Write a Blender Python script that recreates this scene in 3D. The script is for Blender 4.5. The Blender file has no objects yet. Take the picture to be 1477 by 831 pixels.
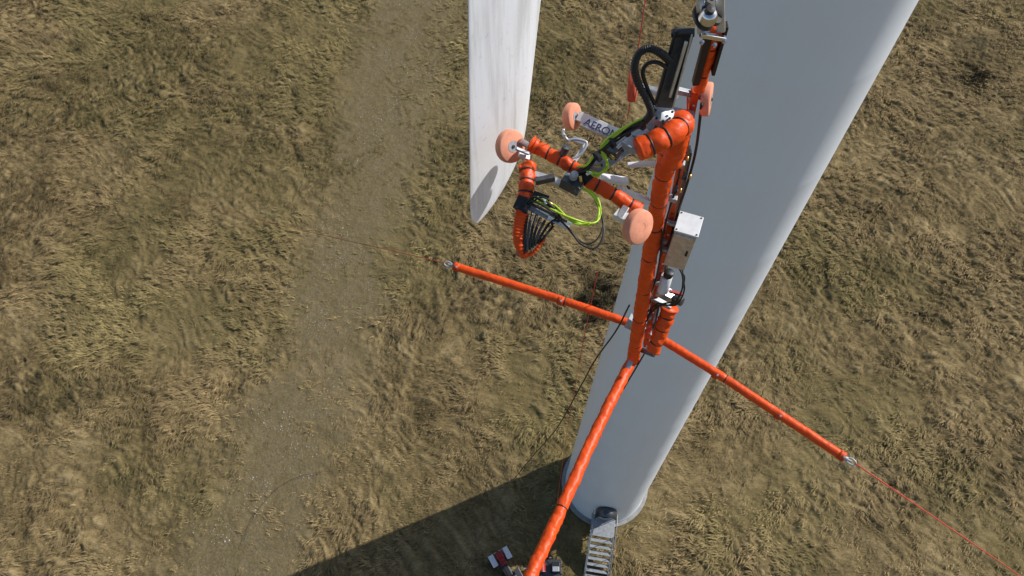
import bpy, math, numpy as np, random
from mathutils import Vector, Matrix, noise as mn
random.seed(4); rng=np.random.default_rng(7)
scene=bpy.context.scene
# ---------------------------------------------------------------- camera frame: image pixels plus chosen depth, unprojected to world points
CAM=Vector((0,0,41.0)); TILT=math.radians(30); FPX=1050.0
Fv=Vector((0,math.sin(TILT),-math.cos(TILT))); Rv=Vector((1,0,0)); Uv=Vector((0,math.cos(TILT),math.sin(TILT)))
def P(x,y,d):
    return CAM+d*(Fv+(x-738.5)/FPX*Rv-(y-415.5)/FPX*Uv)
def PP(l): return [P(*a) for a in l]
def axis(a,b,c): return (a*Rv+b*Uv-c*Fv).normalized()

# ---------------------------------------------------------------- materials
def newmat(name,col,rough=.5,metal=0.,nscale=None,namt=.15,bump=0.,bscale=60,spec=.5,stretch=(1,1,1),coat=0):
    m=bpy.data.materials.new(name); m.use_nodes=True
    nt=m.node_tree; b=nt.nodes['Principled BSDF']
    b.inputs['Base Color'].default_value=(*col,1); b.inputs['Roughness'].default_value=rough
    b.inputs['Metallic'].default_value=metal; b.inputs['Specular IOR Level'].default_value=spec
    b.inputs['Coat Weight'].default_value=coat
    tc=nt.nodes.new('ShaderNodeTexCoord'); mp=nt.nodes.new('ShaderNodeMapping'); mp.inputs['Scale'].default_value=stretch
    nt.links.new(tc.outputs['Object'],mp.inputs['Vector'])
    if nscale:
        n=nt.nodes.new('ShaderNodeTexNoise'); n.inputs['Scale'].default_value=nscale; n.inputs['Detail'].default_value=6; n.inputs['Roughness'].default_value=.65
        nt.links.new(mp.outputs[0],n.inputs['Vector'])
        r=nt.nodes.new('ShaderNodeValToRGB'); r.color_ramp.elements[0].position=.3; r.color_ramp.elements[1].position=.72
        r.color_ramp.elements[0].color=(*[c*(1-namt) for c in col],1); r.color_ramp.elements[1].color=(*[min(1,c*(1+namt*.5)) for c in col],1)
        nt.links.new(n.outputs[0],r.inputs[0]); nt.links.new(r.outputs[0],b.inputs['Base Color'])
    if bump:
        n2=nt.nodes.new('ShaderNodeTexNoise'); n2.inputs['Scale'].default_value=bscale; n2.inputs['Detail'].default_value=2
        nt.links.new(mp.outputs[0],n2.inputs['Vector'])
        bp=nt.nodes.new('ShaderNodeBump'); bp.inputs['Strength'].default_value=bump; bp.inputs['Distance'].default_value=.02
        nt.links.new(n2.outputs[0],bp.inputs['Height']); nt.links.new(bp.outputs[0],b.inputs['Normal'])
    return m
M_or=newmat('orange_vinyl',(.80,.082,.006),.45,nscale=6,namt=.22,bump=.35,bscale=16,spec=.35)
M_or2=newmat('orange_paint',(.66,.07,.006),.45,nscale=14,namt=.4,spec=.3)
M_foam=newmat('foam_salmon',(.78,.33,.21),.9,nscale=14,namt=.18,bump=.08,bscale=60,spec=.2)
M_foamd=newmat('foam_red',(.55,.09,.04),.85,nscale=25,namt=.3)
M_al=newmat('aluminium',(.62,.64,.66),.34,.75,nscale=18,namt=.3)
M_gal=newmat('galvanised_grey',(.42,.45,.48),.5,.35,nscale=20,namt=.35)
M_st=newmat('dark_steel',(.10,.105,.115),.38,.6,nscale=20,namt=.4)
M_chr=newmat('polished_steel',(.7,.7,.72),.15,1.)
M_bk=newmat('black_rubber',(.012,.012,.013),.5,nscale=30,namt=.3)
M_yg=newmat('yellow_green_hose',(.42,.62,.03),.4)
M_wh=newmat('white_plastic',(.72,.73,.74),.45,nscale=15,namt=.15)
M_bl=newmat('navy_print',(.02,.03,.12),.5)
M_red=newmat('red_rope',(.55,.05,.03),.7)
M_rd=newmat('red_paint',(.33,.012,.012),.5)
M_brs=newmat('brass_fitting',(.55,.38,.12),.35,.9)
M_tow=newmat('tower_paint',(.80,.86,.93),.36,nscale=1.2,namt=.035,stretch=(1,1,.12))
M_con=newmat('concrete',(.33,.32,.30),.9,nscale=4,namt=.3,bump=.4,bscale=30)
M_stair=newmat('stair_steel',(.36,.38,.40),.5,.4,nscale=6,namt=.35)

def blade_mat():
    m=newmat('blade_gelcoat',(.8,.8,.8),.4)
    nt=m.node_tree; b=nt.nodes['Principled BSDF']
    tc=nt.nodes.new('ShaderNodeTexCoord'); mp=nt.nodes.new('ShaderNodeMapping'); mp.inputs['Scale'].default_value=(9,9,.7)
    nt.links.new(tc.outputs['Object'],mp.inputs[0])
    n=nt.nodes.new('ShaderNodeTexNoise'); n.inputs['Scale'].default_value=1.3; n.inputs['Detail'].default_value=6; n.inputs['Roughness'].default_value=.6
    nt.links.new(mp.outputs[0],n.inputs['Vector'])
    r=nt.nodes.new('ShaderNodeValToRGB'); r.color_ramp.elements[0].position=.34; r.color_ramp.elements[0].color=(.66,.67,.69,1)
    r.color_ramp.elements[1].position=.54; r.color_ramp.elements[1].color=(.85,.88,.93,1)
    nt.links.new(n.outputs[0],r.inputs[0])
    n3=nt.nodes.new('ShaderNodeTexNoise'); n3.inputs['Scale'].default_value=26; n3.inputs['Detail'].default_value=3
    nt.links.new(tc.outputs['Object'],n3.inputs['Vector'])
    r3=nt.nodes.new('ShaderNodeValToRGB'); r3.color_ramp.elements[0].position=.62; r3.color_ramp.elements[0].color=(1,1,1,1)
    r3.color_ramp.elements[1].position=.76; r3.color_ramp.elements[1].color=(.84,.83,.80,1)
    nt.links.new(n3.outputs[0],r3.inputs[0])
    mx=nt.nodes.new('ShaderNodeMix'); mx.data_type='RGBA'; mx.blend_type='MULTIPLY'; mx.inputs[0].default_value=1
    nt.links.new(r.outputs[0],mx.inputs[6]); nt.links.new(r3.outputs[0],mx.inputs[7]); nt.links.new(mx.outputs[2],b.inputs['Base Color'])
    return m
M_bld=blade_mat()

# ---------------------------------------------------------------- mesh helpers
def link(o,parent=None):
    scene.collection.objects.link(o)
    if parent is not None:
        o.parent=parent; o.matrix_parent_inverse=Matrix.Translation(-parent.location)
    return o
def empty(name,loc):
    e=bpy.data.objects.new(name,None); e.location=loc; e.empty_display_size=.3; scene.collection.objects.link(e); return e
def mesh(name,v,f,mat,parent=None,smooth=False,bevel=0):
    me=bpy.data.meshes.new(name); me.from_pydata([tuple(a) for a in v],[],f); me.update()
    if smooth: me.polygons.foreach_set('use_smooth',[True]*len(me.polygons))
    me.materials.append(mat)
    o=bpy.data.objects.new(name,me); link(o,parent)
    if bevel:
        b=o.modifiers.new('b','BEVEL'); b.width=bevel; b.segments=2; b.limit_method='ANGLE'
    return o
def catmull(pts,n):
    pts=[Vector(p) for p in pts]
    if len(pts)==2: return [pts[0].lerp(pts[1],i/n) for i in range(n+1)]
    q=[2*pts[0]-pts[1]]+pts+[2*pts[-1]-pts[-2]]; out=[]
    k=len(pts)-1; per=max(2,n//k)
    for i in range(k):
        a,b,c,d=q[i:i+4]
        for j in range(per):
            t=j/per
            out.append(.5*((2*b)+(c-a)*t+(2*a-5*b+4*c-d)*t*t+(3*b-a-3*c+d)*t**3))
    out.append(pts[-1]); return out
def tube(name,pts,r,mat,parent=None,n=24,seg=12,wr=0.,rib=0.,ribn=0,r2=None,cap=True,pinch=()):
    path=catmull(pts,n); N=len(path); v=[];f=[]
    t0=(path[1]-path[0]).normalized(); up=Vector((0,0,1)) if abs(t0.z)<.9 else Vector((1,0,0))
    u=t0.cross(up).normalized()
    for i,p in enumerate(path):
        t=(path[min(i+1,N-1)]-path[max(i-1,0)]).normalized()
        u=(u-t*u.dot(t)).normalized(); w=t.cross(u)
        s=i/(N-1); rr=r if r2 is None else r+(r2-r)*s
        pk=0
        for q in pinch: pk=max(pk,math.exp(-((s-q)*N/1.6)**2))
        for j in range(seg):
            a=2*math.pi*j/seg; k=1.; e=math.cos(a)*u+math.sin(a)*w
            if wr:
                q0=p+rr*e
                k+=wr*(1.2*mn.noise(q0*11+t*2)+1.0*mn.noise(q0*24)+.7*mn.noise(q0*46+t*3))*(1-.7*pk)-.09*pk
            if ribn: k+=rib*math.sin(s*ribn*6.283)
            v.append(p+rr*k*e)
    for i in range(N-1):
        for j in range(seg):
            a=i*seg+j;b=i*seg+(j+1)%seg
            f.append((a,b,b+seg,a+seg))
    if cap: f.append(tuple(range(seg))[::-1]); f.append(tuple((N-1)*seg+j for j in range(seg)))
    return mesh(name,v,f,mat,parent,True)
def line(name,a,b,r,mat,parent=None): return tube(name,[a,b],r,mat,parent,n=2,seg=6)
def sleeve(name,pts,r,parent,straps=0,wr=.09,n=None,mat=None,r2=None):
    L=sum((Vector(pts[i+1])-Vector(pts[i])).length for i in range(len(pts)-1))
    n=n or max(24,int(L/.014))
    ss=[(k+.6)/(straps+.2)+random.uniform(-.02,.02) for k in range(straps)]
    o=tube(name,pts,r,mat or M_or,parent,n=n,seg=26,wr=wr,r2=r2,pinch=ss)
    path=catmull(pts,200)
    for k,s in enumerate(ss):
        i=min(len(path)-4,int(s*(len(path)-1)))
        c=path[i]; d=(path[i+1]-path[i]).normalized()
        rr=r if r2 is None else r+(r2-r)*s
        tube(name+'_strap_%d'%k,[c-d*.006,c+d*.006],rr*.97,M_bk,parent,n=2,seg=20)
    return o
def beam(name,p0,p1,w,h,mat,parent=None,up=None,bevel=.004):
    p0=Vector(p0);p1=Vector(p1); t=(p1-p0).normalized(); up=Vector(up) if up is not None else Vector((0,0,1))
    if abs(t.dot(up.normalized()))>.97: up=Vector((0,1,0))
    u=t.cross(up).normalized(); q=u.cross(t).normalized(); v=[]
    for p in (p0,p1):
        for a,b in ((-1,-1),(1,-1),(1,1),(-1,1)): v.append(p+u*a*w/2+q*b*h/2)
    f=[(3,2,1,0),(4,5,6,7),(0,1,5,4),(1,2,6,5),(2,3,7,6),(3,0,4,7)]
    return mesh(name,v,f,mat,parent,bevel=bevel)
def lathe(name,c,ax,prof,mat,parent=None,seg=32):
    ax=Vector(ax).normalized(); c=Vector(c); up=Vector((0,0,1)) if abs(ax.z)<.9 else Vector((1,0,0))
    u=ax.cross(up).normalized(); w=ax.cross(u); v=[];f=[]
    for h,r in prof:
        for j in range(seg):
            a=2*math.pi*j/seg; v.append(c+ax*h+max(r,1e-4)*(math.cos(a)*u+math.sin(a)*w))
    for i in range(len(prof)-1):
        for j in range(seg):
            a=i*seg+j;b=i*seg+(j+1)%seg; f.append((a,a+seg,b+seg,b))
    o=mesh(name,v,f,mat,parent,True)
    m=o.modifiers.new('e','EDGE_SPLIT'); m.split_angle=math.radians(50)
    return o
def cyl(name,p0,p1,r,mat,parent=None,seg=24):
    L=(Vector(p1)-Vector(p0)).length
    return lathe(name,p0,Vector(p1)-Vector(p0),[(0,0),(0,r*.96),(r*.04,r),(L-r*.04,r),(L,r*.96),(L,0)],mat,parent,seg)
def wheel(name,c,ax,R,W,parent,mat=None,hub=True):
    mat=mat or M_foam; h=W/2
    lathe(name,c,ax,[(-h,R*.3),(-h,R*.92),(-h*.85,R*.975),(-h*.5,R),(0,R),(h*.5,R),(h*.85,R*.975),(h,R*.92),(h,R*.3),(h*.92,R*.29)],mat,parent,40)
    if hub:
        lathe(name+'_hub',c,ax,[(-h*1.06,0),(-h*1.06,R*.36),(h*1.06,R*.36),(h*1.06,0)],M_gal,parent,28)
        lathe(name+'_bolt',c,ax,[(-h*1.3,0),(-h*1.3,R*.1),(h*1.3,R*.1),(h*1.3,0)],M_st,parent,10)
    else:
        lathe(name+'_core',c,ax,[(-h*1.0,0),(-h*.97,R*.3),(h*.97,R*.3),(h*1.0,0)],mat,parent,28)

# ---------------------------------------------------------------- numpy noise
tabs={}
def vn(x,y,s,seed):
    if seed not in tabs: tabs[seed]=np.random.default_rng(seed).random((512,512))
    T=tabs[seed]; X=x/s+seed*13.7; Y=y/s+seed*5.3
    xi=np.floor(X).astype(np.int64); yi=np.floor(Y).astype(np.int64); fx=X-xi; fy=Y-yi
    fx=fx*fx*(3-2*fx); fy=fy*fy*(3-2*fy)
    a=T[xi%512,yi%512];b=T[(xi+1)%512,yi%512];c=T[xi%512,(yi+1)%512];d=T[(xi+1)%512,(yi+1)%512]
    return (a*(1-fx)+b*fx)*(1-fy)+(c*(1-fx)+d*fx)*fy
def fbm(x,y,s,seed,o=4):
    r=0;a=1;t=0
    for i in range(o):
        r=r+a*vn(x,y,s/2**i,seed+i); t+=a; a*=.55
    return r/t
def sst(a,b,x):
    t=np.clip((x-a)/(b-a),0,1); return t*t*(3-2*t)
def track_center(y): return np.interp(y,[-200,6,24,52,400],[-60,-15.0,-11.4,-7.6,20])
def masks(x,y):
    w=(fbm(x,y,6,11)-.5)*7+(fbm(x,y,1.3,15)-.5)*5
    d=np.abs(x-track_center(y)+w*.5)
    tr=(1-sst(1.2,5.6,d))*(.66+.34*sst(.35,.6,fbm(x,y,2.2,19,3)))
    green=sst(.50,.72,fbm(x,y,9,21,3)+.16*sst(34,52,y)*sst(5,-25,x)+.08*sst(6,3.5,np.abs(d-4.2)))
    return tr,green
def shade_veg_tint(x,y):   # shade of dips painted into the grass tone, plus random dark vegetation patches
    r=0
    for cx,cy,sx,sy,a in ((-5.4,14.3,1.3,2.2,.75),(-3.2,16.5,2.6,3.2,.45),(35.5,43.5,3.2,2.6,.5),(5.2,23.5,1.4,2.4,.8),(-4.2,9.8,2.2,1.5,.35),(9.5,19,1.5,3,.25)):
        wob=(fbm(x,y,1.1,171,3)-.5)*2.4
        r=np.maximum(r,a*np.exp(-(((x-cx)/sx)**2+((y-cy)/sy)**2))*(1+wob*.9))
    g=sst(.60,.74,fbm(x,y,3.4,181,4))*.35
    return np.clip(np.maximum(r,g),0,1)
def ground_h(x,y,tr):
    wx=(fbm(x,y,7,31,3)-.5)*9; wy=(fbm(x,y,7,41,3)-.5)*9
    A=math.radians(-38); U=(x+wx*.5)*math.cos(A)+(y+wy*.5)*math.sin(A); V=-(x+wx*.5)*math.sin(A)+(y+wy*.5)*math.cos(A)
    tus=fbm(U*.6,V,.62,51,4); fine=fbm(U*.5,V,.18,61,2); clump=fbm(x+wx*.1,y,1.25,71,3)
    lush=sst(.33,.62,fbm(x,y,4.5,81,3))
    amp=(1-tr)*(.55+.45*lush)
    h=amp*(.62*np.abs(tus-.5)*2*.5+.46*(clump-.4)+.12*(fine-.5))
    h=h+tr*(.05*fbm(x,y,.3,91,3)+.05*fbm(x,y,2.5,95,2))
    return h,tus,fine,lush

# ---------------------------------------------------------------- ground
def axis_coords(a,b,step):
    core=np.arange(a,b+step,step); o=[];d=step;p=0
    while p<3500: d*=1.22; p+=d; o.append(p)
    o=np.array(o); return np.concatenate([(a-o)[::-1],core,core[-1]+o])
xs=axis_coords(-47,47,.075); ys=axis_coords(0,57,.075)
X,Y=np.meshgrid(xs,ys); nx,ny=len(xs),len(ys)
tr,gr=masks(X,Y); H,tus,fine,lush=ground_h(X,Y,tr); shade_veg=shade_veg_tint(X,Y)
fade=1-sst(2,40,np.maximum(np.maximum(-47-X,X-47),np.maximum(-Y,Y-57)))
H=H*fade
dt=np.hypot(X-5.21,Y-10.95); H=H*sst(2.3,3.4,dt)-.02*(1-sst(2.3,3.4,dt))
co=np.stack([X,Y,H],-1).reshape(-1,3).astype(np.float32)
def grid_mesh(name,co,nx,ny):
    me=bpy.data.meshes.new(name); me.vertices.add(nx*ny); me.vertices.foreach_set('co',co.ravel())
    i=np.arange((ny-1)*(nx-1)); r=i//(nx-1); c=i%(nx-1); a=r*nx+c
    q=np.stack([a,a+1,a+nx+1,a+nx],-1).astype(np.int32)
    me.loops.add(q.size); me.loops.foreach_set('vertex_index',q.ravel())
    me.polygons.add(len(q)); me.polygons.foreach_set('loop_start',np.arange(0,q.size,4,dtype=np.int32))
    me.polygons.foreach_set('use_smooth',np.ones(len(q),bool)); me.update(calc_edges=True); return me
gm=grid_mesh('ground',co,nx,ny)
ca=gm.color_attributes.new('masks','FLOAT_COLOR','POINT')
ton=fbm(X,Y,3.2,101,4)
ca.data.foreach_set('color',np.stack([tr,gr,np.clip(.5*ton+.5*np.abs(tus-.5)*2.4-.35*shade_veg,0,1),lush],-1).astype(np.float32).ravel())
ground=bpy.data.objects.new('ground',gm); scene.collection.objects.link(ground)
def ground_mat():
    m=bpy.data.materials.new('dry_grass_ground'); m.use_nodes=True; nt=m.node_tree; N=nt.nodes; L=nt.links; b=N['Principled BSDF']
    b.inputs['Roughness'].default_value=.95; b.inputs['Specular IOR Level'].default_value=.1
    at=N.new('ShaderNodeAttribute'); at.attribute_name='masks'; sp=N.new('ShaderNodeSeparateColor'); L.new(at.outputs['Color'],sp.inputs[0])
    tc=N.new('ShaderNodeTexCoord')
    def noise(s,d=5,r=.6,st=None,rot=0):
        n=N.new('ShaderNodeTexNoise'); n.inputs['Scale'].default_value=s; n.inputs['Detail'].default_value=d; n.inputs['Roughness'].default_value=r
        if st:
            mp=N.new('ShaderNodeMapping'); mp.inputs['Scale'].default_value=st; mp.inputs['Rotation'].default_value=(0,0,rot); L.new(tc.outputs['Object'],mp.inputs[0]); L.new(mp.outputs[0],n.inputs['Vector'])
        else: L.new(tc.outputs['Object'],n.inputs['Vector'])
        return n.outputs[0]
    def ramp(src,stops):
        r=N.new('ShaderNodeValToRGB'); e=r.color_ramp.elements
        while len(e)<len(stops): e.new(.5)
        for k,(p,c) in enumerate(stops): e[k].position=p; e[k].color=(*c,1)
        L.new(src,r.inputs[0]); return r.outputs[0]
    def mix(fac,a,c,mode='MIX'):
        x=N.new('ShaderNodeMix'); x.data_type='RGBA'; x.blend_type=mode
        if isinstance(fac,float): x.inputs[0].default_value=fac
        else: L.new(fac,x.inputs[0])
        L.new(a,x.inputs[6]); L.new(c,x.inputs[7]); return x.outputs[2]
    def madd(a,b_,op='ADD'):
        x=N.new('ShaderNodeMath'); x.operation=op; L.new(a,x.inputs[0])
        if isinstance(b_,float): x.inputs[1].default_value=b_
        else: L.new(b_,x.inputs[1])
        return x.outputs[0]
    g1=madd(madd(noise(5,6,.68,(1,2.6,1),.66),.65,'MULTIPLY'),madd(sp.outputs[2],.5,'MULTIPLY'))
    grass=ramp(g1,[(.28,(.055,.042,.019)),(.42,(.135,.100,.045)),(.56,(.23,.170,.080)),(.72,(.34,.26,.135))])
    moss=ramp(noise(6,7,.7),[(.3,(.065,.055,.020)),(.5,(.135,.108,.043)),(.7,(.20,.158,.072))])
    g2=mix(madd(sp.outputs[1],.55,'MULTIPLY'),grass,moss)
    soil=ramp(noise(8,10,.8),[(.3,(.09,.070,.036)),(.48,(.168,.131,.070)),(.62,(.23,.182,.106)),(.78,(.35,.295,.20))])
    mosst=ramp(noise(.9,7,.75),[(.45,(0,0,0)),(.62,(1,1,1))])
    soil=mix(madd(mosst,.5,'MULTIPLY'),soil,moss)
    col=mix(sp.outputs[0],g2,soil)
    L.new(col,b.inputs['Base Color'])
    bp=N.new('ShaderNodeBump'); bp.inputs['Strength'].default_value=.8; bp.inputs['Distance'].default_value=.08
    L.new(noise(8,8,.72),bp.inputs['Height']); L.new(bp.outputs[0],b.inputs['Normal'])
    return m
gm.materials.append(ground_mat())

# ---------------------------------------------------------------- dry grass (one mesh, bent blades in combed tufts)
NT=150000
tx=rng.uniform(-47,47,NT); ty=rng.uniform(1,57,NT)
t_,g_=masks(tx,ty); h_,a_,b_,l_=ground_h(tx,ty,t_)
keep=(rng.random(NT)<(1-t_)**1.2*(.40+.60*l_)*(.25+.75*sst(.38,.58,fbm(tx,ty,1.3,121,3)))+.04)&(np.hypot(tx-5.21,ty-10.95)>2.8)
tx,ty,h_,l_,t_,g_=[q[keep] for q in (tx,ty,h_,l_,t_,g_)]
NB=7; n=len(tx)
ang=(fbm(tx,ty,6,131,3)-.5)*7+(fbm(tx,ty,1.2,137,2)-.5)*3-2.3
bx=np.repeat(tx,NB)+rng.normal(0,.08,n*NB); by=np.repeat(ty,NB)+rng.normal(0,.08,n*NB); bz=np.repeat(h_,NB)-.03
ba=np.repeat(ang,NB)+rng.normal(0,.45,n*NB)
sz=np.repeat(rng.uniform(.45,1.05,n)*(.6+.5*l_)*(1-.5*t_),NB)*rng.uniform(.7,1.2,n*NB)
wd=.014*rng.uniform(.6,1.5,n*NB)*(.7+sz*.6)
dx,dy=np.cos(ba),np.sin(ba); px,py=-dy,dx
L1=.15*sz; Z1=.20*sz; L2=.42*sz; Z2=(.20+rng.uniform(-.06,.09,n*NB))*sz
v=np.stack([np.stack([bx-px*wd,by-py*wd,bz],-1),np.stack([bx+px*wd,by+py*wd,bz],-1),
            np.stack([bx+dx*L1+px*wd*.8,by+dy*L1+py*wd*.8,bz+Z1],-1),np.stack([bx+dx*L1-px*wd*.8,by+dy*L1-py*wd*.8,bz+Z1],-1),
            np.stack([bx+dx*L2,by+dy*L2,bz+Z2],-1)],1).astype(np.float32)
nb=n*NB; base=(np.arange(nb)*5)[:,None]
idx=np.concatenate([base+np.array([0,1,2]),base+np.array([0,2,3]),base+np.array([3,2,4])],1).reshape(-1).astype(np.int32)
gme=bpy.data.meshes.new('dry_grass'); gme.vertices.add(nb*5); gme.vertices.foreach_set('co',v.ravel())
gme.loops.add(len(idx)); gme.loops.foreach_set('vertex_index',idx); gme.polygons.add(len(idx)//3)
gme.polygons.foreach_set('loop_start',np.arange(0,len(idx),3,dtype=np.int32)); gme.update(calc_edges=True)
ca=gme.color_attributes.new('tint','FLOAT_COLOR','POINT')
shade_veg_t=shade_veg_tint(tx,ty)  # blades darkened where the shade and vegetation patches are painted
br=np.repeat(rng.uniform(.68,1.06,n)*(.62+.76*fbm(tx,ty,2.6,101,4))*(1-.6*shade_veg_t),NB)*rng.uniform(.88,1.12,nb); gg=np.repeat(g_*.5+rng.uniform(0,.10,n),NB)
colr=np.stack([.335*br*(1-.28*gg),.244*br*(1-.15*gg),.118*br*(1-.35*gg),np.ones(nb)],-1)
ca.data.foreach_set('color',np.repeat(colr,5,0).astype(np.float32).ravel())
m=bpy.data.materials.new('straw'); m.use_nodes=True; b=m.node_tree.nodes['Principled BSDF']; b.inputs['Roughness'].default_value=.8; b.inputs['Specular IOR Level'].default_value=.15
a=m.node_tree.nodes.new('ShaderNodeAttribute'); a.attribute_name='tint'; m.node_tree.links.new(a.outputs['Color'],b.inputs['Base Color'])
gme.materials.append(m)
scene.collection.objects.link(bpy.data.objects.new('dry_grass',gme))

# gravel: small stones on the track
ns=1300
sy=rng.uniform(2,55,ns*3); sx=track_center(sy)+rng.normal(0,1.7,ns*3)
cl=fbm(sx,sy,2.2,151,3); k=cl>.52; sx,sy=sx[k][:ns],sy[k][:ns]
vs=[];fs=[]
ico=[(0,0,1),(.9,0,.2),(.3,.85,.2),(-.75,.5,.2),(-.7,-.55,.2),(.3,-.85,.2),(0,0,-.5)]
trs,_=masks(sx,sy); hs=ground_h(sx,sy,trs)[0]
for i in range(len(sx)):
    s=random.uniform(.015,.045)*(1.8 if random.random()<.06 else 1); r0=random.uniform(0,6.28); o=len(vs)
    for p in ico:
        q=[c*s*random.uniform(.8,1.2) for c in p]; vs.append((sx[i]+q[0]*math.cos(r0)-q[1]*math.sin(r0),sy[i]+q[0]*math.sin(r0)+q[1]*math.cos(r0),hs[i]+q[2]*.8))
    for j in range(5): fs.append((o,o+1+j,o+1+(j+1)%5)); fs.append((o+6,o+1+(j+1)%5,o+1+j))
mesh('gravel',vs,fs,newmat('stone',(.40,.36,.30),.9,nscale=3,namt=.5))

def shrub_dark_patch(cx,cy,R,hh,k,ys_=.8):
    vs=[];fs=[]
    cs=[(random.gauss(0,.45)*R,random.gauss(0,.45)*R*ys_,random.uniform(.25,.6)*R) for _ in range(9)]
    for i in range(k):
        gx,gy,gr_=random.choice(cs); a=random.uniform(0,6.28); r=gr_*abs(random.gauss(0,.7)); z=random.uniform(0,hh)*math.exp(-(r/gr_)**2)
        c=Vector((cx+gx+r*math.cos(a),cy+gy+r*math.sin(a),z)); d=Vector((random.gauss(0,1),random.gauss(0,1),random.uniform(.1,1))).normalized()
        u=d.cross(Vector((random.random(),random.random(),.3))).normalized(); l=random.uniform(.08,.28); w=random.uniform(.008,.022); o=len(vs)
        vs+= [c-u*w,c+u*w,c+d*l+u*w*.6,c+d*l-u*w*.6]; fs.append((o,o+1,o+2,o+3))
    mesh('shrub_dark_patch',vs,fs,newmat('scrub_dark_patch',(.10,.08,.036),.9,nscale=1.5,namt=.6))
def G(x,y):  # ground point hit by the camera ray through an image pixel
    d=P(x,y,1)-CAM; return CAM+d*(41/-d.z)
for (x,y,R,hh,k,yy) in ((1405,112,1.4,.5,1300,.6),(864,430,1.2,.8,5200,1.5)):  # second clump is added to stand in for a shadow-like dark patch
    g=G(x,y); shrub_dark_patch(g.x,g.y,R,hh,k,yy)

# ---------------------------------------------------------------- turbine tower
TX,TY=5.21,10.95
tower=empty('wind_turbine_tower',(TX,TY,0))
def trad(z): return 2.20-(z/78)*1.15
prof=[]
seams=[2.9*i for i in range(1,27)]
zz=[0.]+[z for s in seams for z in (s-.05,s-.012,s+.012,s+.05)]+[78]
for z in zz:
    r=trad(z)
    if any(abs(z-s)<.02 for s in seams): r+=.0018
    prof.append((z,r))
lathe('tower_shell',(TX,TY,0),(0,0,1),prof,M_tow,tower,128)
lathe('base_flange',(TX,TY,-.05),(0,0,1),[(0,2.42),(.16,2.42),(.17,2.30),(.17,2.1)],M_con,tower,96)
lathe('dark_skirt',(TX,TY,0),(0,0,1),[(.1,2.235),(.28,2.23),(.29,2.19)],M_gal,tower,96)
dv=(Vector((4.58,6.2,0))-Vector((5.0,8.8,0))).normalized(); sv=Vector((-dv.y,dv.x,0)); zv=Vector((0,0,1))
d0=Vector((TX,TY,0))+dv*2.16
def W(a,b,z): return d0+dv*a+sv*b+zv*z
ring=[]
for i in range(33):
    a=2*math.pi*i/32; ring.append(W(.10,.42*math.cos(a),2.45+.95*math.sin(a)))
tube('door_frame',ring,.07,M_gal,tower,n=64,seg=8)
mesh('door_dark_face',[W(.085,.40*math.cos(2*math.pi*i/32),2.45+.93*math.sin(2*math.pi*i/32)) for i in range(32)],[tuple(range(32))],M_bk,tower)  # flat black disc, painted dark for the unlit inside of the open door
v=[];f=[]
for i in range(13):
    a=math.pi*(i/12)
    for o in (0.,.5): v.append(W(o,.52*math.cos(a),2.75+.82*math.sin(a)))
for i in range(12): f.append((2*i,2*i+1,2*i+3,2*i+2))
h=mesh('door_hood',v,f,M_st,tower,True); s=h.modifiers.new('s','SOLIDIFY'); s.thickness=.03
beam('landing',W(-.1,0,1.45),W(1.05,0,1.45),1.25,.06,M_stair,tower)
for i in range(7):
    z=1.30-i*.19; a=1.15+i*.27; beam('tread_%d'%i,W(a,0,z),W(a+.17,0,z),1.15,.04,M_stair,tower,bevel=.003)
for sgn in (-1,1):
    beam('stringer_%d'%sgn,W(1.0,sgn*.61,1.38),W(3.1,sgn*.61,-.05),.05,.2,M_stair,tower)
    tube('handrail_%d'%sgn,[W(0,sgn*.62,2.45),W(1.0,sgn*.62,2.45),W(2.9,sgn*.62,1.05),W(2.95,sgn*.62,.1)],.022,M_stair,tower,n=24,seg=8)
    for a,z in ((.05,1.45),(1.0,1.45),(1.9,.75),(2.8,.12)):
        cyl('post_%d'%sgn,W(a,sgn*.62,z),W(a,sgn*.62,z+.95),.02,M_stair,tower,8)
    for q in (.1,.95): cyl('leg_%d'%sgn,W(q,sgn*.55,-.05),W(q,sgn*.55,1.43),.03,M_stair,tower,8)
hub=Vector((2.3,7.1,79.3)); na=(Vector((TX,TY,79.9))-hub).normalized()
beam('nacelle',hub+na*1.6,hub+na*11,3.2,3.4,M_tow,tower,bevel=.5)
lathe('spinner',hub+na*1.5,-na,[(0,1.4),(1.2,1.45),(2.2,1.2),(2.9,.7),(3.2,0)],M_tow,tower,48)

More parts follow.
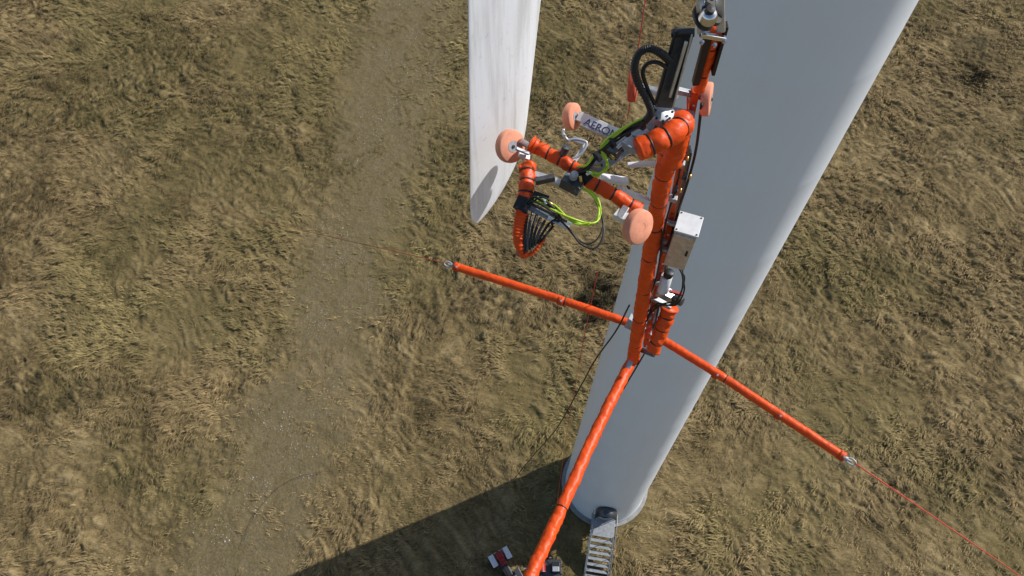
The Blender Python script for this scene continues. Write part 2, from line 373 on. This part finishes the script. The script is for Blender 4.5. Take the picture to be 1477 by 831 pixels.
# ---------------------------------------------------------------- blades
C0=.75
def blade(name,root,tipdir,chv,length):
    nv=chv.cross(tipdir).normalized(); v=[];f=[]; M=36; K0=.982
    ss=list(np.linspace(0,.9,18))+list(.9+.081*np.linspace(.1,1,10))+[K0+(1-K0)*q for q in (0,.15,.3,.42,.54,.64,.73,.8,.86,.91,.945,.97,.985,.995,.999)]
    for s in ss:
        d=length*(1-s)
        c=C0+.052*d if d<33 else C0+.052*33
        if s<.12: c=(C0+.052*33)+(1.8-(C0+.052*33))*(1-s/.12)
        tk=.16+.05*(1-s)
        k=max(0,(s-K0)/(1-K0)); c0=c
        if k>0: c=c*max(.05,(1-k**3.0)**.60)
        mixr=max(0,1-s/.16)
        base=root+tipdir*(length*s)
        te=base-chv*(.5*c0)+chv*(.10*k**9)
        for j in range(M):
            a=2*math.pi*j/M; x=.5+.5*math.cos(a)
            xi=1-x; yt=5*tk*(.2969*math.sqrt(max(xi,0))-.126*xi-.3516*xi**2+.2843*xi**3-.1015*xi**4)
            yy=yt*(1 if math.sin(a)>=0 else -1)+.004
            cx=(x-.5)*(1-mixr)+mixr*.5*math.cos(a); cy=yy*(1-mixr)+mixr*.5*math.sin(a)
            if k>0: v.append(te+chv*(c*x)+nv*(c*cy))
            else: v.append(base+chv*(c*cx)+nv*(c*cy))
    n_=len(ss)
    for i in range(n_-1):
        for j in range(M):
            a=i*M+j;b_=i*M+(j+1)%M; f.append((a,b_,b_+M,a+M))
    f.append(tuple((n_-1)*M+j for j in range(M)))
    return mesh(name,v,f,M_bld,None,True)
ch=Vector((.56,.83,0)).normalized()
tipL=P(679,336,6.25); tip=tipL+ch*(C0/2)
td=(tip-hub).normalized(); ch1=(ch-td*ch.dot(td)).normalized()
blade('wind_turbine_blade',hub,td,ch1,(tip-hub).length)
axn=-na
for a in (120,240):
    R=Matrix.Rotation(math.radians(a),3,axn); blade('wind_turbine_blade',hub,R@td,R@ch1,(tip-hub).length)

# ---------------------------------------------------------------- maintenance robot
rob=empty('blade_maintenance_robot',P(950,330,6.2))
A=rob
sleeve('mast_sleeve',PP([(969,188,5.15),(940,352,6.5),(913,520,8.5)]),.072,A,straps=8,wr=.08)
beam('side_rail',P(1003,130,5.0),P(931,498,8.35),.05,.06,M_or2,A)
beam('rail_plate',P(996,215,5.6),P(941,480,8.15),.02,.08,M_st,A,up=(0,1,0))
for i in range(26):
    s=i/25; c=P(1003,130,5.0).lerp(P(931,498,8.35),s)-Fv*.04
    lathe('rail_bolt_%d'%i,c,-Fv,[(0,.013),(.014,.012),(.018,0)],M_chr if i%3 else M_bk,A,8)
tube('rail_cable',PP([(1012,150,5.0),(1004,215,5.5),(992,262,5.8),(976,312,6.2),(950,400,7.2),(925,470,8)]),.011,M_bk,A,n=40,seg=8)
tube('rail_cable',PP([(985,205,5.2),(978,260,5.7),(958,330,6.2),(948,395,6.9),(930,450,7.7),(921,500,8.2)]),.009,M_bk,A,n=40,seg=8)
tube('rail_cable',PP([(992,140,4.95),(990,200,5.3),(972,290,6.1),(955,345,6.5)]),.007,M_red,A,n=30,seg=8)
for (x,y,d) in ((981,235,5.5),(970,285,5.9),(956,345,6.5),(944,405,7.1),(934,455,7.7)):
    beam('rail_bracket',P(x-16,y-3,d),P(x+6,y+3,d),.05,.045,M_gal,A)
for (x,y,d) in ((986,222,5.4),(976,268,5.75),(990,248,5.5)):
    beam('rail_sensor',P(x,y,d),P(x-4,y+12,d),.035,.03,M_bk,A); cyl('rail_fitting',P(x+6,y+4,d-.03),P(x+5,y+10,d-.03),.010,M_brs,A,10)
sleeve('upper_sleeve',PP([(1008,128,4.95),(1020,88,4.7),(1034,42,4.45)]),.040,A,straps=2,wr=.14)
beam('upper_pad',P(1003,120,4.85),P(1022,50,4.45),.045,.05,M_bk,A)
beam('upper_pad_outer',P(1028,105,4.75),P(1048,35,4.4),.022,.06,M_bk,A)
lathe('pulley_cheek',P(1020,22,4.3),axis(.6,.2,.75),[(-.05,0),(-.05,.075),(-.03,.085),(.0,.06),(.03,.085),(.05,.075),(.05,0)],M_bk,A,36)
lathe('pulley_core',P(1022,24,4.22),axis(.1,.2,.95),[(-.02,.055),(.02,.05),(.045,.03),(.052,0)],M_chr,A,28)
lathe('pulley_eye',P(1021,20,4.2),axis(.1,.2,.95),[(.0,.028),(.055,.026),(.058,0)],M_bk,A,20)
beam('pulley_yoke',P(1040,45,4.4),P(1038,-20,4.15),.03,.05,M_al,A)
beam('pulley_yoke_side',P(1012,48,4.4),P(1010,-12,4.15),.02,.05,M_al,A)
beam('pulley_crosspiece',P(1010,50,4.38),P(1046,56,4.42),.03,.03,M_chr,A)
for (x,y) in ((1012,62),(1030,66),(1044,60),(1014,8),(1038,8)):
    lathe('yoke_bolt',P(x,y,4.3),-Fv,[(0,.014),(.02,.012),(.022,0)],M_chr,A,10)
line('lifting_rope',P(1026,0,4.2),Vector((3.8,9,78)),.012,M_bk,A)
beam('channel_housing',P(988,42,4.5),P(956,152,4.85),.11,.07,M_st,A,up=(0,1,.3))
beam('channel_edge',P(999,46,4.42),P(972,150,4.78),.012,.085,M_al,A)
beam('channel_edge_inner',P(976,42,4.42),P(947,148,4.78),.014,.085,M_bk,A)
beam('channel_rib',P(990,60,4.40),P(966,140,4.72),.02,.02,M_al,A)
beam('channel_cap',P(968,48,4.45),P(1002,47,4.42),.05,.03,M_bk,A)
tube('corrugated_hose',PP([(966,88,4.5),(952,76,4.42),(935,70,4.4),(921,78,4.42),(915,98,4.48),(921,122,4.6),(935,148,4.7),(938,165,4.78),(922,182,4.9)]),.024,M_bk,A,n=200,seg=12,rib=.13,ribn=50)
tube('corrugated_hose',PP([(962,98,4.55),(948,90,4.5),(934,92,4.5),(927,105,4.55),(934,128,4.65),(944,150,4.75)]),.013,M_bk,A,n=120,seg=10,rib=.1,ribn=40)
lathe('shoulder_plate',P(955,163,4.95),axis(.25,.3,.9),[(-.05,0),(-.05,.085),(.02,.085),(.03,.07),(.03,.0)],M_gal,A,32)
for i in range(8):
    a=i*.785; c=P(955,163,4.93)+.062*(math.cos(a)*Rv+math.sin(a)*Uv)-Fv*.025
    lathe('shoulder_bolt_%d'%i,c,-Fv,[(0,.009),(.016,.008),(.017,0)],M_bk,A,8)
sleeve('shoulder_sleeve',PP([(920,217,4.9),(948,204,4.9),(972,190,4.92),(986,176,5.0)]),.078,A,straps=3,wr=.10,r2=.083)
lathe('shoulder_cap',P(984,176,4.98),axis(.7,.4,.3),[(-.06,.084),(.0,.086),(.045,.07),(.07,.035),(.078,0)],M_or,A,28)
sleeve('elbow_sleeve',PP([(985,176,5.05),(978,200,5.12),(968,235,5.4)]),.075,A,straps=0,wr=.12)
beam('shoulder_axle',P(975,130,5.0),P(1016,140,5.1),.04,.04,M_gal,A)
beam('shoulder_link',P(960,160,5.1),P(1000,168,5.1),.05,.06,M_gal,A)
beam('arm_beam',P(950,178,5.08),P(842,254,5.38),.115,.07,M_gal,A,up=axis(0,0,1))
beam('arm_beam_top',P(935,184,5.0),P(858,238,5.26),.05,.03,M_al,A,up=axis(0,0,1))
for i in range(7):
    c=P(944,186,5.0).lerp(P(852,250,5.28),i/6)-Fv*.02
    lathe('arm_bolt_%d'%i,c,-Fv,[(0,.012),(.02,.011),(.022,0)],M_st,A,8)
beam('arm_block',P(868,212,5.1),P(893,222,5.05),.08,.07,M_st,A)
beam('arm_block',P(902,203,5.05),P(922,216,5.0),.09,.05,M_gal,A)
def wob(pts,k): return [P(x+random.uniform(-k,k),y+random.uniform(-k,k),d+random.uniform(-.03,.03)) for x,y,d in pts]
for i in range(7):
    tube('arm_hose_%d'%i,wob([(945,158+i,4.85),(925,180,4.85),(903,188,4.88),(882,204,4.92),(864,220,5.0),(846,240,5.1),(832,252,5.2)],4),.009,M_bk,A,n=40,seg=8)
for i in range(3):
    tube('arm_hose_yellow_%d'%i,wob([(932,172,4.85),(906,182,4.84),(884,196,4.87),(868,214,4.95),(874,228,5.0),(876,242,5.05),(862,252,5.1),(845,246,5.1)],3),.007,M_yg,A,n=50,seg=8)
tube('arm_hose_yellow_low',PP([(858,222,4.95),(846,238,5.0),(834,240,5.1)]),.009,M_yg,A,n=20,seg=8)
for (x,y) in ((925,180),(903,190),(882,206),(862,226)):
    lathe('hose_clip',P(x,y,4.9),axis(-.75,-.6,.1),[(-.012,.04),(.012,.04)],M_bk,A,12)
for (x,y,d) in ((890,214,4.98),(880,224,5.0),(898,226,5.0),(858,240,5.05),(846,252,5.08),(838,262,5.08),(822,252,5.1),(830,274,5.1),(784,288,5.0),(798,296,5.0)):
    q=axis(random.uniform(-1,1),random.uniform(-1,1),.2); cyl('hose_fitting',P(x,y,d),P(x,y,d)+q*.04,.011,random.choice([M_brs,M_chr,M_al,M_st]),A,10)
beam('rear_arm',P(834,168,5.6),P(912,203,5.45),.075,.05,M_wh,A,up=axis(0,0,1))
beam('rear_arm_flange',P(838,180,5.6),P(896,206,5.5),.03,.06,M_al,A,up=axis(0,0,1))
txt=bpy.data.curves.new('lettering','FONT'); txt.body='AERON'; txt.size=.085; txt.extrude=.001
to=bpy.data.objects.new('lettering',txt); ex=(P(912,203,5.45)-P(834,168,5.6)).normalized(); ez=(-Fv-ex*(-Fv).dot(ex)).normalized(); ey=ez.cross(ex)
org=P(840,181,5.585)-Fv*.034
to.matrix_world=Matrix(((ex.x,ey.x,ez.x,org.x),(ex.y,ey.y,ez.y,org.y),(ex.z,ey.z,ez.z,org.z),(0,0,0,1)))
txt.materials.append(M_bl); link(to,A)
wheel('rear_wheel',P(825,168,5.6),axis(.80,-.15,.5),.104,.065,A)
wheel('upper_wheel',P(1019,143,5.1),axis(.93,-.15,.28),.118,.065,A)
wheel('far_upper_wheel',P(913,124,5.5),axis(.93,-.1,.22),.12,.06,A,M_foamd)
beam('far_wheel_arm',P(918,124,5.5),P(975,140,5.2),.05,.04,M_gal,A)
tube('hook_bracket',PP([(814,194,5.3),(818,202,5.3),(830,201,5.3),(846,206,5.3),(838,222,5.3),(824,230,5.3)]),.011,M_gal,A,n=30,seg=8)
beam('hook_plate',P(826,200,5.35),P(846,208,5.35),.04,.03,M_al,A,up=axis(0,0,1))
beam('hook_plate',P(846,208,5.35),P(826,236,5.3),.035,.03,M_al,A,up=axis(0,0,1))
tube('hook_tip',PP([(813,186,5.3),(813,195,5.3),(822,205,5.3)]),.010,M_al,A,n=10,seg=8)
lathe('small_motor',P(814,218,5.25),axis(.3,.6,.7),[(-.04,0),(-.04,.03),(.04,.03),(.045,0)],M_st,A,16)
sleeve('crossbar_sleeve_inner',PP([(764,209,5.32),(800,226,5.3),(836,246,5.28)]),.050,A,straps=4,wr=.16)
sleeve('crossbar_sleeve_outer',PP([(846,260,5.25),(884,280,5.27),(922,304,5.3)]),.052,A,straps=3,wr=.16)
tube('crossbar_core',PP([(750,203,5.35),(932,309,5.3)]),.024,M_al,A,n=4)
lathe('sleeve_collar',P(770,210,5.30),axis(.86,-.45,.1),[(-.03,.05),(-.02,.066),(.0,.05),(.01,.06),(.03,.05)],M_or,A,20)
wheel('blade_wheel',P(736,211,5.35),axis(.62,-.22,.74),.122,.065,A)
wheel('outer_wheel',P(920,327,5.15),axis(.62,-.34,.70),.128,.075,A,hub=False)
beam('wheel_fork',P(748,222,5.26),P(764,228,5.28),.05,.02,M_al,A)
beam('wheel_fork',P(744,214,5.2),P(763,222,5.25),.025,.02,M_gal,A)
beam('outer_fork',P(888,308,5.25),P(912,320,5.2),.07,.05,M_wh,A)
beam('outer_fork',P(893,316,5.22),P(903,300,5.25),.05,.05,M_al,A)
beam('centre_joint',P(812,258,5.22),P(838,272,5.2),.10,.09,M_st,A)
beam('centre_clamp',P(834,244,5.2),P(850,262,5.2),.07,.06,M_bk,A)
lathe('centre_pivot',P(827,256,5.15),axis(.1,.3,.9),[(0,.028),(.05,.028),(.055,.0)],M_gal,A,20)
beam('centre_plate',P(800,262,5.3),P(822,274,5.3),.06,.04,M_al,A)
beam('mast_bracket',P(866,256,5.55),P(905,262,5.6),.06,.04,M_wh,A)
beam('mast_bracket',P(893,273,5.6),P(935,290,5.9),.05,.04,M_wh,A)
beam('mast_bracket',P(905,238,5.5),P(945,236,5.5),.035,.03,M_wh,A)
tube('mast_stay',PP([(884,266,5.6),(896,262,5.6),(908,272,5.7)]),.008,M_bk,A,n=12,seg=6)
sleeve('wrist_sleeve',PP([(762,238,5.25),(760,262,5.2),(757,288,5.18)]),.056,A,straps=3,wr=.18)
sleeve('wrist_flap',PP([(750,243,5.25),(772,243,5.22)]),.034,A,wr=.2)
beam('wrist_link',P(768,252,5.25),P(812,266,5.25),.05,.05,M_al,A)
beam('wrist_link_dark',P(772,262,5.2),P(800,256,5.2),.04,.05,M_st,A)
beam('tool_bar',P(748,290,5.15),P(822,327,5.12),.055,.04,M_gal,A,up=axis(0,0,1))
beam('tool_bar_slot',P(760,291,5.11),P(818,320,5.08),.018,.02,M_bk,A,up=axis(0,0,1))
beam('tool_bar_edge',P(790,314,5.09),P(820,329,5.07),.028,.03,M_al,A,up=axis(0,0,1))
beam('tool_clamp',P(744,290,5.1),P(764,300,5.1),.10,.06,M_bk,A,up=axis(0,0,1))
beam('tool_clamp',P(768,282,5.15),P(790,290,5.15),.07,.05,M_bk,A,up=axis(0,0,1))
tube('tool_boot',PP([(753,304,5.12),(749,325,5.12),(748,348,5.14),(757,370,5.18)]),.046,M_or,A,n=110,seg=16,rib=.10,ribn=15,r2=.034)
tube('tool_boot_tip',PP([(757,371,5.18),(772,362,5.16),(786,343,5.14)]),.014,M_or,A,n=40,seg=10,rib=.15,ribn=9)
for i in range(7):
    tube('tool_rod_%d'%i,PP([(762+i*6,302+i*4,5.12),(758+i*4.5,330+i*2,5.10),(756+i*4,366-i*3,5.14)]),.010,M_bk if i%3!=1 else M_st,A,n=14,seg=8)
for i in range(4):
    tube('tool_hose_%d'%i,wob([(758,296,5.08),(775,288,5.02),(796,300,5.0),(806,314,5.03),(794,322,5.08)],5),.007,M_bk,A,n=30,seg=8)
for i in range(3):
    tube('loop_hose_yellow_%d'%i,wob([(770,288,5.05),(795,300,5.0),(822,316,4.98),(850,324,4.98),(864,312,5.0),(864,292,5.05),(852,276,5.1),(838,270,5.15)],2.5),.007,M_yg,A,n=60,seg=8)
tube('loop_hose_green',PP([(775,284,5.05),(800,296,5.0),(828,322,4.98),(852,322,4.96)]),.007,M_yg,A,n=30,seg=8)
tube('loop_hose_black',PP([(802,312,5.05),(822,332,5.0),(838,352,4.98),(858,358,4.98),(870,340,5.0),(868,312,5.05),(856,282,5.1)]),.0075,M_bk,A,n=60,seg=8)
tube('loop_hose_black',PP([(812,320,5.05),(828,340,5.0),(846,352,4.98),(862,344,4.98),(870,322,5.0),(862,296,5.05)]),.006,M_bk,A,n=60,seg=8)
cb=P(984,350,6.35); ca_,sa_=math.cos(math.radians(-20)),math.sin(math.radians(-20))
bx_=Vector((ca_,sa_,0)); by_=Vector((-sa_,ca_,0))
def CB(a,b,c): return cb+bx_*a+by_*b+zv*c
beam('control_cabinet',CB(0,0,-.27),CB(0,0,.27),.19,.20,M_al,A,up=by_,bevel=.008)
beam('cabinet_lid',CB(0,0,.272),CB(0,0,.285),.205,.215,M_wh,A,up=by_,bevel=.003)
beam('cabinet_door',CB(0,-.104,-.24),CB(0,-.104,.24),.165,.012,M_al,A,up=by_,bevel=.003)
beam('cabinet_latch',CB(.06,-.113,-.02),CB(.06,-.113,.05),.02,.01,M_bk,A,up=by_,bevel=.002)
for c in (-.2,.2):
    beam('cabinet_mount',CB(-.22,.02,c),CB(-.08,.02,c),.04,.03,M_gal,A)
for a_ in (-.085,.085):
    for b_2 in (-.09,.09): lathe('lid_screw',CB(a_,b_2,.285),zv,[(0,.008),(.006,.007),(.007,0)],M_st,A,8)
for i in range(4):
    cyl('cabinet_gland_%d'%i,CB(-.06+.04*i,0,-.31),CB(-.06+.04*i,0,-.27),.012,M_bk,A,10)
cyl('drive_motor',P(962,398,6.95),P(956,420,7.1),.055,M_wh,A)
cyl('drive_motor_cap',P(966,392,6.85),P(963,398,6.9),.045,M_bk,A)
beam('drive_gearbox',P(950,418,7.2),P(975,432,7.25),.10,.09,M_al,A)
beam('drive_plate',P(940,428,7.4),P(968,442,7.4),.07,.05,M_gal,A)
cyl('drive_reel',P(972,430,7.2),P(984,436,7.15),.045,M_st,A)
beam('drive_valve',P(965,420,7.1),P(985,425,7.1),.03,.03,M_rd,A)
for i in range(4):
    tube('drive_hose_%d'%i,wob([(980,388,6.75),(988,402,6.8),(985,420,6.9),(972,438,7.1),(950,440,7.3),(935,455,7.6),(925,480,7.9)],4),.008,M_bk,A,n=50,seg=8)
sleeve('ballast_sleeve',PP([(966,444,7.6),(955,474,7.75),(942,506,7.9)]),.085,A,straps=3,wr=.16,r2=.07)
beam('node_block',P(905,462,8.35),P(958,488,8.3),.14,.12,M_gal,A)
beam('node_block_top',P(915,455,8.2),P(945,470,8.15),.10,.08,M_al,A)
for (x,y) in ((918,462),(932,455),(940,468),(948,480),(928,476)):
    lathe('node_bolt',P(x,y,8.08),-Fv,[(0,.022),(.04,.02),(.045,0)],M_chr,A,10)
cyl('node_pin',P(926,505,8.2),P(944,512,8.1),.03,M_st,A)
def outrig(nm,pts,r,ns,joints):
    sleeve(nm,pts,r,A,straps=ns,wr=.05)
    for s in joints:
        p=Vector(pts[0]).lerp(Vector(pts[-1]),s); d=(Vector(pts[-1])-Vector(pts[0])).normalized()
        tube(nm+'_collar',[p-d*.035,p+d*.035],r*1.12,M_or2,A,n=3,seg=18)
        lathe(nm+'_pin',p-Fv*r*1.0,-Fv,[(0,.014),(.022,.012),(.024,0)],M_gal,A,10)
outrig('outrigger_near_blade',PP([(907,466,8.55),(810,433,8.7),(655,384,8.94)]),.050,1,(.38,.985))
outrig('outrigger_far',PP([(952,488,8.4),(1045,546,8.15),(1218,660,7.75)]),.050,1,(.32,.66,.985))
def shackle(c,d):
    ring=[]; s=d.cross(Fv).normalized()
    for i in range(17):
        a=2*math.pi*i/16; ring.append(c+d*(.05*math.cos(a)+.05)+s*.03*math.sin(a))
    tube('shackle',ring,.009,M_gal,A,n=32,seg=8)
    lathe('eye_bolt',c-d*.04,d,[(0,.028),(.05,.026),(.055,.012),(.09,.012),(.09,0)],M_gal,A,16)
shackle(P(652,383,8.94),(P(640,379,8.95)-P(655,384,8.94)).normalized())
shackle(P(1221,662,7.74),(P(1240,672,7.7)-P(1218,660,7.75)).normalized())
sleeve('outrigger_long',PP([(909,524,8.5),(862,618,7.95),(806,742,7.3),(765,831,6.9),(720,930,6.5)]),.064,A,straps=1,wr=.10)
beam('knee_bracket',P(920,500,8.4),P(905,532,8.42),.06,.08,M_gal,A)

# ropes and cables
tube('guide_rope',[P(645,380,8.95).lerp(Vector((-26.6,32.6,.05)),s)-zv*(.6*s*(1-s)*4) for s in (0,.25,.5,.75,1)],.005,M_red,None,n=60,seg=6)
tube('guide_rope',[P(1234,669,7.7).lerp(Vector((35.5,-.7,.05)),s)-zv*(.15*s*(1-s)*4) for s in (0,.25,.5,.75,1)],.008,M_red,None,n=60,seg=6)
line('guide_rope',P(905,172,5.5),P(931,0,4.4),.0035,M_red); line('guide_rope',P(931,0,4.4),Vector((2.6,8.5,78)),.0035,M_red)
tube('guide_rope',PP([(862,392,7.6),(846,470,9.4),(829,560,13),(811,670,21)])+[G(792,812)+zv*.1],.005,M_red,None,n=40,seg=6)
tube('power_cable',PP([(908,440,7.9),(888,478,8.6),(858,520,9.6),(836,560,11),(800,622,14),(760,668,18),(724,716,25),(694,772,32),(668,828,38)])+[G(650,858)+zv*.05],.010,M_bk,None,n=90,seg=6)
tube('power_cable',PP([(932,506,8.2),(900,560,9.0),(872,606,10.2),(846,660,13),(822,716,20)])+[G(806,775)+zv*.1],.009,M_bk,None,n=60,seg=6)
gp=[G(x,y) for x,y in ((350,790),(372,740),(410,700),(455,684),(520,681),(590,690),(640,715),(690,745))]
for p in gp: p.z=.22
tube('ground_cable',gp,.009,M_bk,None,n=80,seg=6)

def quad(cx,cy,rot,col):
    q=empty('quad_bike',(cx,cy,0)); c,s=math.cos(rot),math.sin(rot)
    def T(x,y,z): return Vector((cx+x*c-y*s,cy+x*s+y*c,z))
    sx_=T(0,1,0)-T(0,0,0)
    for ix in (-.62,.62):
        for iy in (-.42,.42):
            lathe('tyre',T(ix,iy,.3),sx_,[(-.11,.12),(-.12,.24),(-.08,.3),(.08,.3),(.12,.24),(.11,.12)],M_bk,q,24)
            lathe('rim',T(ix,iy,.3),sx_,[(-.1,0),(-.1,.13),(.1,.13),(.1,0)],M_al,q,16)
    beam('chassis',T(-.8,0,.42),T(.8,0,.42),.4,.22,M_st,q,bevel=.03)
    beam('seat',T(-.5,0,.80),T(.12,0,.84),.30,.14,M_bk,q,bevel=.05)
    beam('tank',T(.1,0,.78),T(.5,0,.74),.30,.22,M_rd,q,bevel=.06)
    for ix in (-.62,.62):
        for iy in (-.42,.42): beam('fender',T(ix-.32,iy,.66),T(ix+.32,iy,.68),.30,.05,M_st if ix<0 else col,q,bevel=.02)
    beam('nose',T(.5,0,.66),T(.92,0,.58),.42,.18,M_rd,q,bevel=.05)
    for k in range(5):
        tube('rack_bar',[T(.55,-.28+.14*k,.84),T(.95,-.28+.14*k,.84)],.012,M_st,q,n=2,seg=6); tube('rack_bar',[T(-.6,-.28+.14*k,.84),T(-1.,-.28+.14*k,.84)],.012,M_st,q,n=2,seg=6)
    tube('handlebar',[T(.22,-.36,1.05),T(.3,-.12,1.0),T(.3,.12,1.0),T(.22,.36,1.05)],.018,M_bk,q,n=12,seg=8)
    beam('steering_post',T(.42,0,.7),T(.3,0,1.0),.05,.05,M_st,q)
    for iy in (-.14,.14): lathe('headlamp',T(.92,iy,.6),T(1,0,0)-T(0,0,0),[(0,.06),(.03,.055),(.035,0)],M_wh,q,16)
    beam('cargo_box',T(-.95,0,.98),T(-.58,0,.98),.5,.24,M_st,q,bevel=.03)
g=G(730,822); quad(g.x,g.y,math.radians(120),M_wh)
g=G(790,822)
win=empty('winch_trailer',(g.x,g.y,0))
def T2(a,b,z): return g+Vector((a,b,z))
beam('deck',T2(-.7,0,.45),T2(.7,0,.45),.9,.07,M_st,win)
for yy in (-.55,.55): lathe('tyre',T2(0,yy,.3),(0,1,0),[(-.09,.14),(-.1,.24),(-.06,.3),(.06,.3),(.1,.24),(.09,.14)],M_bk,win,24); lathe('rim',T2(0,yy,.3),(0,1,0),[(-.08,0),(-.08,.15),(.08,.15),(.08,0)],M_al,win,16)
lathe('rope_drum',T2(-.35,-.25,.78),(0,1,0),[(0,0),(0,.26),(.03,.26),(.03,.15),(.47,.15),(.47,.26),(.5,.26),(.5,0)],M_st,win,28)
lathe('rope_coil',T2(-.35,-.21,.78),(0,1,0),[(0,.15),(0,.21),(.42,.21),(.42,.15)],M_rd,win,28)
beam('engine',T2(.15,0,.68),T2(.62,0,.68),.5,.38,M_bk,win,bevel=.04)
beam('engine_cover',T2(.2,-.1,.9),T2(.55,-.1,.9),.25,.08,M_gal,win,bevel=.02)
beam('tow_bar',T2(-.7,0,.42),T2(-1.25,0,.38),.07,.07,M_gal,win)

# ---------------------------------------------------------------- light
EL=math.radians(37); AZ=math.radians(22.5); s=Vector((math.cos(AZ)*math.cos(EL),math.sin(AZ)*math.cos(EL),math.sin(EL))).normalized()
sun=bpy.data.lights.new('sun','SUN'); sun.energy=4.6; sun.angle=math.radians(.53); sun.color=(1,.965,.91)
so=bpy.data.objects.new('sun',sun); so.rotation_euler=s.to_track_quat('Z','Y').to_euler(); so.location=(30,20,90); scene.collection.objects.link(so)
w=bpy.data.worlds.new('World'); scene.world=w; w.use_nodes=True; nt=w.node_tree
sk=nt.nodes.new('ShaderNodeTexSky'); sk.sky_type='NISHITA'; sk.sun_disc=False; sk.sun_elevation=EL; sk.sun_rotation=math.atan2(s.x,s.y)
nt.links.new(sk.outputs[0],nt.nodes['Background'].inputs[0]); nt.nodes['Background'].inputs[1].default_value=.11
cam=bpy.data.cameras.new('camera'); co_=bpy.data.objects.new('camera',cam); scene.collection.objects.link(co_)
co_.location=CAM; co_.rotation_euler=(TILT,0,0); cam.sensor_width=36; cam.lens=FPX/1477*36; cam.clip_start=.05; cam.clip_end=9000
scene.camera=co_
scene.view_settings.view_transform='Standard'; scene.view_settings.look='None'; scene.view_settings.exposure=0
